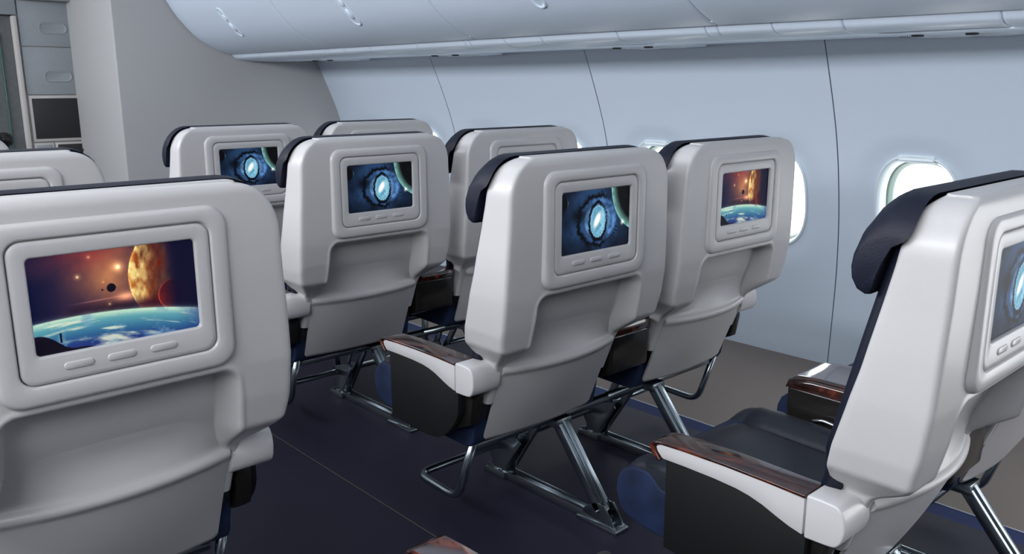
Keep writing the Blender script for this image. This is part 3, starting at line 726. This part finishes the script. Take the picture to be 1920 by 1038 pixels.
# channel under the bins: bead along the edge, flat underside to the wall
RP = [(1.020, .668), (1.052, .664), (1.070, .661), (1.083, .654), (1.091, .645), (1.100, .633), (1.118, .624), (1.150, .617), (1.25, .612), (1.40, .611), (1.55, .614), (1.70, .620), (1.80, .626)]
rs_ = [4.402, 4.26, 3.97, 3.532, 3.095, 3.052, 2.877, 2.594, 2.141, 1.724, 1.686, 1.427, 1.177, .729, .304, .251, .029, -.227, -.719, -1.10, -1.15, -1.37, -1.63, -2.12, -2.54, -3.93]
def fat(ps):
    q = []
    for i in range(len(ps)-1):
        for k in range(3): t = k/3; q.append((ps[i][0]*(1-t)+ps[i+1][0]*t, ps[i][1]*(1-t)+ps[i+1][1]*t))
    q.append(ps[-1])
    for _ in range(2): q = [q[0]]+[((q[i-1][0]+2*q[i][0]+q[i+1][0])/4, (q[i-1][1]+2*q[i][1]+q[i+1][1])/4) for i in range(1, len(q)-1)]+[q[-1]]
    return q
RPF = fat(RP)
for i in range(len(rs_)-1):
    ya, yb_ = rs_[i]-.0018, rs_[i+1]+.0018
    if ya-yb_ > 1.0: continue
    G = []
    for y in [ya, ya-.003]+list(np.linspace(ya-.012, yb_+.012, 5))+[yb_+.003, yb_]:
        e = min(abs(y-ya), abs(y-yb_)); ins = .004*(1-min(1, e/.003))
        G.append([(x+drift(y)*max(0, (1.8-x)/.75), y, zz(z)+ins) for x, z in RPF]+[(1.80, y, zz(.66)), (1.03+drift(y), y, zz(.69))])
    struct(MB().grid(G, cv=True, cap0=True, cap1=True).build('trim_%d' % (10+i), 'rail', None, ang=1.0))
for k, (yc, lab) in enumerate(((-.50, 'reading light and vent panel under the bin at top right, above the nearest window'), (.90, 'reading light panel under the bins, second from the right'), (2.32, 'small reading light panel under the bins, third from the right'), (3.72, 'farthest reading light panel under the bins beside the bulkhead'))):
    root = empty('service_panel', (1.5, yc, zz(.612))); tag(root, lab, 'overhead light panel', 'reading light panels under the bins')
    G = [[(x, y, z) for x, y in rrect(hx, -hy, hy, r, 6)] for hx, hy, r, z in ((.205, .225, .05, .006), (.203, .223, .05, .000), (.195, .215, .045, -.002), (.18, .20, .04, -.0022))]
    MB().grid(G, cv=True, cap1=True).build('light_plate', 'rail', root)
    for dx, dy in ((.095, .075), (.095, -.080)):
        GG = []
        for r, z in ((.078, -.002), (.077, -.0055), (.073, -.0058), (.069, -.0035), (.045, -.0040), (.010, -.0042)):
            GG.append([(dx+r*math.cos(2*PI*q/28), dy+r*.9*math.sin(2*PI*q/28), z) for q in range(28)])
        MB().grid(GG, cv=True, cap1=True).build('reading_light', 'frame', root)
    for dx, dy in ((-.045, .132), (-.030, -.045)):
        MB().grid([[(dx+r*math.cos(2*PI*q/20), dy+r*math.sin(2*PI*q/20), z) for q in range(20)] for r, z in ((.021, -.003), (.021, -.008), (.017, -.009))], cv=True, cap1=True).build('call_button', 'dark', root)
    db = MB()
    for q in range(5): db.grid([[(.0+q*.006+r*math.cos(2*PI*s/8), .262-.006*q-.05+r*math.sin(2*PI*s/8), z) for s in range(8)] for r, z in ((.0024, -.003), (.0024, -.006), (.001, -.0062))], cv=True, cap1=True)
    db.build('speaker_hole', 'dark', root)

# bulkhead block (front wall) and its aisle-side return
bl = MB()
bl.poly([(.268, 4.405), (2.30, 4.405), (2.30, 5.50), (.268, 5.50)], 0, zz(1.36), 2, .012, 4)
struct(bl.build('wall_front', 'bulk', None, ang=.7))
# ceiling over the aisle and left side of the cabin
struct(MB().box(-4.0, .60, -4.2, 7.5, zz(1.34), zz(1.38)).build('ceiling', 'ceil', None, False))
struct(MB().box(-4.05, -4.0, -4.2, 7.5, 0, zz(1.38)).build('wall_left', 'shadow_wall', None, False))
struct(MB().box(-4.0, 2.35, -4.25, -4.2, 0, zz(1.38)).build('wall_back', 'shadow_wall', None, False))
struct(MB().box(1.0, 2.4, -4.2, 5.5, zz(1.34), zz(1.38)).build('ceiling_right', 'ceil', None, False))

# galley behind the bulkhead
def gz(z): return zz(z)
g = empty('galley_cabinet', (.10, 5.36, 0)); tag(g, 'grey galley cabinet with two recessed-handle doors and dark ovens behind the bulkhead', 'galley cabinet')
def gp(b, name, m, parent=g, ang=None):
    b.V = [(v[0]-.10, v[1]-5.36, v[2]) for v in b.V]; return b.build(name, m, parent, ang=ang)
gp(MB().box(-.072, .34, 5.372, 5.90, 0, gz(1.30), .003), 'cabinet_body', 'galley_trim', ang=.6)
def gdoor(z0, z1, name='cabinet_door', m='galley', x0=-.063, x1=.33):
    return gp(MB().box(x0, x1, 5.355, 5.375, gz(z0), gz(z1), .004), name, m, ang=.6)
def ghandle(d, cx, cz):
    G = []
    for e, y in ((.008, 5.3545), (.006, 5.350), (.000, 5.3495), (-.004, 5.353), (-.006, 5.3538)):
        G.append([(cx+x, y, gz(cz)+z) for x, z in rrect(.088+e, -.034-e, .034+e, .033+e, 8)])
    b = MB().grid(G, cv=True, cap1=True); gp(b, 'recessed_handle', 'galley', d, ang=1.0)
d = gdoor(.716, 1.045); ghandle(d, .158, .848)
d = gdoor(.372, .710); ghandle(d, .158, .504)
gp(MB().box(-.058, .33, 5.352, 5.375, gz(.030), gz(.366), .004), 'oven_frame', 'galley_trim', ang=.6)
gp(MB().box(-.040, .31, 5.346, 5.354, gz(.052), gz(.345), .003), 'oven_door', 'dark', ang=.6)
gp(MB().box(-.058, .078, 5.352, 5.375, gz(-.45), gz(.020), .004), 'small_door', 'galley_trim', ang=.6)
gp(MB().box(-.045, .062, 5.348, 5.354, gz(-.40), gz(.006), .006), 'door_inset', 'galley', ang=.6)
gp(MB().box(.084, .33, 5.352, 5.375, gz(-.45), gz(.020), .004), 'lower_frame', 'galley_trim', ang=.6)
gp(MB().box(.100, .31, 5.346, 5.354, gz(-.40), gz(.006), .003), 'lower_oven_door', 'dark', ang=.6)
gp(MB().box(.255, .30, 5.325, 5.350, gz(-.050), gz(-.030), .003), 'oven_latch', 'dark', ang=.6)
gp(MB().box(-.058, .33, 5.352, 5.375, 0.0, gz(-.46), .004), 'kick_panel', 'galley', ang=.6)
struct(MB().box(-.104, -.076, 5.34, 5.90, 0, gz(.925), .004).build('trim_4', 'galley_trim', None, ang=.6))
struct(MB().box(-2.4, -.0725, 5.345, 5.90, gz(.930), gz(1.33), .004).build('trim_5', 'galley', None, ang=.6))
struct(MB().box(-.0725, .268, 5.25, 5.345, gz(1.035), gz(1.33), .004).build('trim_6', 'galley', None, ang=.6))
dr = struct(MB().box(-1.05, -.106, 5.40, 5.46, 0, gz(.925), .004).build('door_1', 'door', None, ang=.6))
MB().box(-1.0, -.196, 5.385, 5.402, 0.02, gz(.80), .004).build('door_leaf', 'door', dr, ang=.6)
M['glass_edge'] = mat('glass_edge', (0.06, 0.14, 0.12), 0.2)
MB().box(-.1965, -.188, 5.380, 5.404, 0.02, gz(.80), .001).build('glass_edge', 'glass_edge', dr, ang=.6)
def disc(cx, y0, cz, prof, n=28):
    return MB().grid([[(cx+r*math.cos(2*PI*q/n), y, cz+r*math.sin(2*PI*q/n)) for q in range(n)] for r, y in prof], cv=True, cap1=True)
kn = disc(-.245, 0, gz(.055), ((.052, 5.386), (.052, 5.370), (.046, 5.362), (.036, 5.361), (.034, 5.368), (.016, 5.366), (.014, 5.350), (.010, 5.348))).build('door_handle', 'gloss_black', dr, ang=.8)
struct(MB().box(-2.4, -1.05, 5.36, 5.90, 0, gz(.93), .002).build('wall_galley', 'galley', None, ang=.6))
struct(MB().box(-4.0, 2.35, 7.4, 7.5, 0, gz(1.38)).build('wall_far', 'shadow_wall', None, False))
